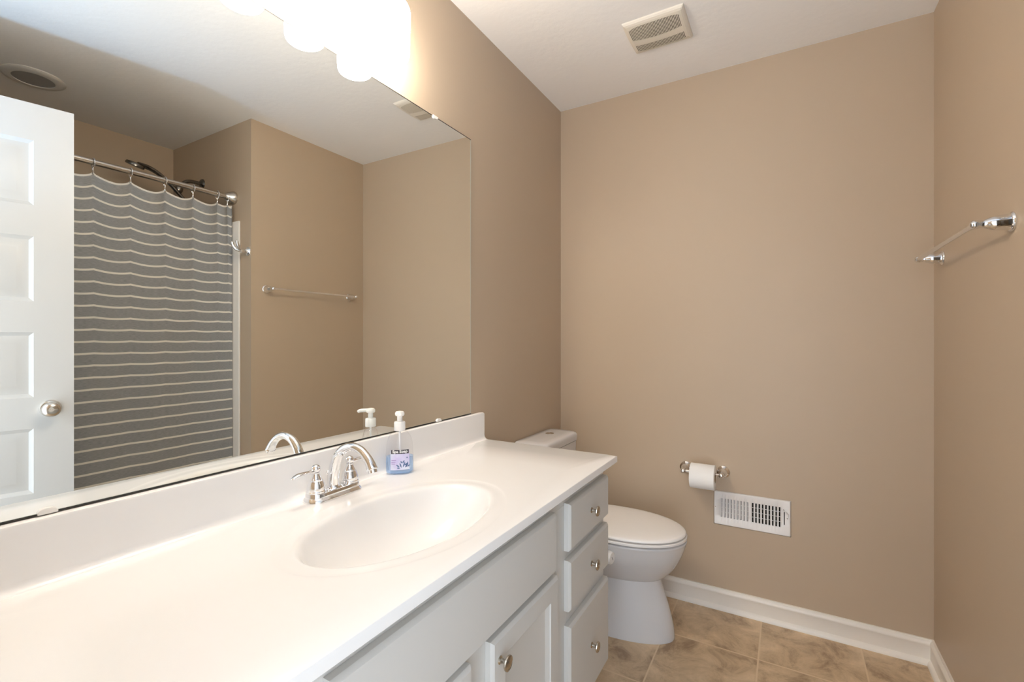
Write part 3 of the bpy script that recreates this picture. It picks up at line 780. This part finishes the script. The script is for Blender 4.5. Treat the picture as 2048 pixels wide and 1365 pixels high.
def can_light():
    cx, cy = 2.0, .765
    root = thing('recessed_light', 'round unlit recessed light on the tub alcove ceiling', 'ceiling light', (cx, cy, H))
    mt = Matrix.Translation((cx, cy, H)) @ Matrix.Diagonal((1, 1, -1, 1))
    b = newbm(); add_lathe(b, [(.112, .0003), (.112, .003), (.108, .007), (.095, .010), (.082, .012), (.074, .012), (.0738, .004)], 48, mt, False, False); obj('trim_ring', b, 'cantrim', root, 35)
    b = newbm(); add_lathe(b, [(.0735, .004), (.0735, .0092), (.05, .0098), (.001, .0101)], 40, mt); obj('lens', b, 'canlens', root, 35)
can_light()

# ------------------------------------------------------------------ tub alcove
def tub():
    root = thing('bathtub', 'white bathtub behind the striped shower curtain', 'bathtub', (2.0, .75, 0))
    x0, x1, y0, y1, zt = 1.742, XA-.016, YN+.016, YA-.016, .42
    b = newbm(); n = 64
    def rr(ins, z, r):
        a, c, d, e = x0+ins, x1-ins, y0+ins, y1-ins; out = []
        for px, py, k in ((c-r, e-r, 0), (a+r, e-r, 1), (a+r, d+r, 2), (c-r, d+r, 3)):
            for i in range(9):
                t = (k+i/8)*PI/2; out.append((px+r*math.cos(t), py+r*math.sin(t), z))
        return out
    add_loft(b, [rr(0, 0, .01), rr(0, zt-.012, .01), rr(.004, zt-.003, .012), rr(.012, zt, .02), rr(.06, zt, .10), rr(.068, zt-.008, .11), rr(.075, zt-.05, .11), rr(.10, .14, .13), rr(.13, .09, .14), rr(.22, .075, .10)], False, True)
    obj('tub_shell', b, 'surround', root, 35)
    r2 = thing('tub_surround', 'white tub wall surround strip beside the shower curtain', 'tub surround', (2.0, YA, .42))
    b = newbm(); add_box(b, 1.620, XA-.014, YA-.0125, YA-.0004, .0, 1.885, .005, 3); obj('end_panel', b, 'surround', r2, 35)
    b = newbm(); add_box(b, XA-.0125, XA-.0004, YN+.014, YA-.013, .421, 1.885, .003, 2); obj('long_panel', b, 'surround', r2, 35)
    b = newbm(); add_box(b, 1.620, XA-.014, YN+.0004, YN+.0125, .0, 1.885, .005, 3); obj('end_panel', b, 'surround', r2, 35)
tub()
RX, RZ = 1.685, 2.022
def rod():
    root = thing('shower_rod', 'satin nickel shower curtain rod with a bell end flange', 'curtain rod', (RX, .75, RZ))
    b = newbm(); add_tube(b, [(RX, YN+.001, RZ), (RX, YA-.001, RZ)], .0135, 24); obj('rod_tube', b, 'satin', root, 35)
    for y, s in ((YA-.0003, -1), (YN+.0003, 1)):
        b = newbm(); add_lathe(b, [(.0365, 0), (.0375, .004), (.036, .012), (.030, .026), (.0225, .038), (.0185, .046), (.0165, .052), (.0135, .054)], 32, axis_mtx((RX, y, RZ), (0, s, 0))); obj('end_flange', b, 'satin', root, 35)
rod()
HOOKS = [.03, .17, .31, .45, .595, .74, .881, 1.022, 1.167, 1.297, 1.420, 1.474]
def curtain():
    import bisect
    y_end = 1.500; nz = 90; z_bot = .16; ZT = 1.975
    S = []      # path points along the cloth: (y, hook phase 0 at hook .. 1 next hook)
    for a, c in zip(HOOKS, HOOKS[1:]):
        k = 14
        for i in range(k): S.append((a+(c-a)*i/k, i/k, c-a))
    S += [(1.474, 0, .05), (1.482, .3, .05), (1.490, .6, .05), (1.497, .9, .05), (1.4985, 1, .03), (1.494, 1, .0), (1.486, 1, 0), (1.4835, 1, 0), (1.487, 1, 0), (1.494, 1, 0), (1.4975, 1, 0)]
    back = [0]*(len(S)-7) + [.002, .010, .018, .021, .027, .032, .034]
    b = newbm(); uvl = None; rows = []; lens = [0]
    for j in range(nz+1):
        v = j/nz; row = []
        for i, (y, ph, gap) in enumerate(S):
            near = math.exp(-v*9)
            sag = .030*(gap/.14)*math.sin(PI*min(1, ph))**.9 * (math.exp(-v*5.0))
            bulge = math.sin(PI*min(ph, 1))
            nx = noise.noise(Vector((y*6.0, v*1.2, 3.1)))*.012*(v+.2) + noise.noise(Vector((y*15.0, v*.7, 8.1)))*.002
            x = RX - .004 - .020*bulge*(gap/.14)*(.16+.84*near) + .010*(1-bulge)*near*(0 if gap == 0 else 1) + nx*(1-near*.5)
            x -= .004*math.sin(y*22.0 + 1.0)*(1-near)
            if i > len(S)-8: x = x*.3 + (RX-.012)*.7
            x += back[i]
            zz = ZT - sag - v*(ZT-z_bot) + (.004 if ph in (0,) and j == 0 else 0)
            yy = y + (.016*v if y > 1.45 else 0)*(1 if i < len(S)-6 else .8)
            yy = min(yy, YA-.016)
            row.append(b.verts.new((x, yy, zz)))
        rows.append(row)
    uv = b.loops.layers.uv.new('UVMap'); us = [i*.010 for i in range(len(S))]
    for j in range(nz):
        for i in range(len(S)-1):
            f = b.faces.new((rows[j][i], rows[j][i+1], rows[j+1][i+1], rows[j+1][i]))
            for lp, (ii, jj) in zip(f.loops, ((i, j), (i+1, j), (i+1, j+1), (i, j+1))):
                lp[uv].uv = (us[ii], jj/nz*(ZT-z_bot))
    o = obj('shower_curtain', b, 'cloth', None, 60)
    tag(o, 'grey shower curtain with thin white stripes hanging from the rod', 'shower curtain')
    solidify(o, .0008, 0)
curtain()
def rings():
    names = ['chrome curtain ring nearest the rod end flange', 'second chrome curtain ring from the rod end flange', 'third chrome curtain ring from the rod end flange',
             'fourth chrome curtain ring from the flange, right of the shower head', 'fifth chrome curtain ring from the flange, over the tip of the shower head',
             'chrome curtain ring next to the open door edge']
    root = thing('curtain_ring', names[0], 'curtain ring', (RX, HOOKS[-1], RZ), group='chrome rings on the shower rod', world=False)
    b = newbm()
    pts = []
    for i in range(25):
        a = math.radians(-60 + 300*i/24); pts.append((-.0165*math.cos(a+PI/2)*1.0, 0, -.004+.0175*math.sin(a+PI/2)*1.0))
    pts2 = [(.0200*math.sin(t), 0, -.0035+.0205*math.cos(t)) for t in [math.radians(-150+300*i/28) for i in range(29)]]
    add_tube(b, pts2, .0024, 10)
    for i in range(2, 27, 3): add_sphere(b, pts2[i], .0032, n=10)
    obj('loop', b, 'chrome', root, 40)
    for s in (-1, 1):
        b = newbm(); e = pts2[0] if s < 0 else pts2[-1]
        add_tube(b, spline([e, (s*.008, s*.002, -.027), (s*.008, s*.004, -.038), (s*.007, s*.004, -.050), (s*.003, s*.003, -.056), (-s*.001, s*.003, -.052)], 4), .0019, 8); obj('hook', b, 'chrome', root, 40)
    for k, y in enumerate(reversed(HOOKS[6:-1])):
        r = root.copy(); COL.objects.link(r); r.location = (RX, y, RZ); r['label'] = names[k+1]
        for ch in list(root.children):
            c = ch.copy(); COL.objects.link(c); c.parent = r
rings()
def shower():
    x = 2.03; zf = 2.160
    root = thing('hand_shower', 'dark nickel hand shower on its wall arm above the curtain rod', 'shower head', (x, YA, zf))
    b = newbm(); add_lathe(b, [(.031, 0), (.031, .003), (.026, .009), (.015, .013), (.0115, .016)], 28, axis_mtx((x, YA-.0003, zf), (0, -1, 0))); obj('wall_flange', b, 'bronze', root, 35)
    b = newbm(); add_tube(b, spline([(x, YA-.008, zf), (x, YA-.05, zf), (x, YA-.085, zf-.008), (x, YA-.112, zf-.032), (x, YA-.125, zf-.052)], 6), .0105, 16); obj('arm', b, 'bronze', root, 35)
    b = newbm(); add_sphere(b, (x, YA-.127, zf-.058), .017); add_lathe(b, [(.013, 0), (.020, .006), (.021, .022), (.017, .036), (.010, .042)], 24, axis_mtx((x, YA-.124, zf-.050), (0, -.25, -1))); obj('bracket', b, 'bronze', root, 35)
    b = newbm(); pts = spline([(x-.012, YA-.105, zf-.125), (x-.012, YA-.130, zf-.098), (x-.012, YA-.185, zf-.045), (x-.012, YA-.240, zf-.008), (x-.012, YA-.290, zf+.010), (x-.012, YA-.335, zf+.012)], 6)
    k = len(pts); add_tube(b, pts, [.010+.002*min(1, i/(k-1)*1.3) for i in range(k)], 16, [(1, 1+1.2*max(0, (i/(k-1)-.5)*2)) for i in range(k)]); obj('handle', b, 'bronze', root, 35)
    b = newbm(); add_lathe(b, [(.026, -.010), (.040, -.006), (.043, .001), (.0435, .008), (.040, .011), (.004, .0115)], 36, axis_mtx((x-.012, YA-.345, zf+.008), (.31, -.2, -.93))); obj('spray_face', b, 'bronze', root, 35)
shower()
# bookkeeping keys used while building are not part of the description
for o in SC.objects:
    for k in ('world_parts', 'base'):
        if k in o: del o[k]
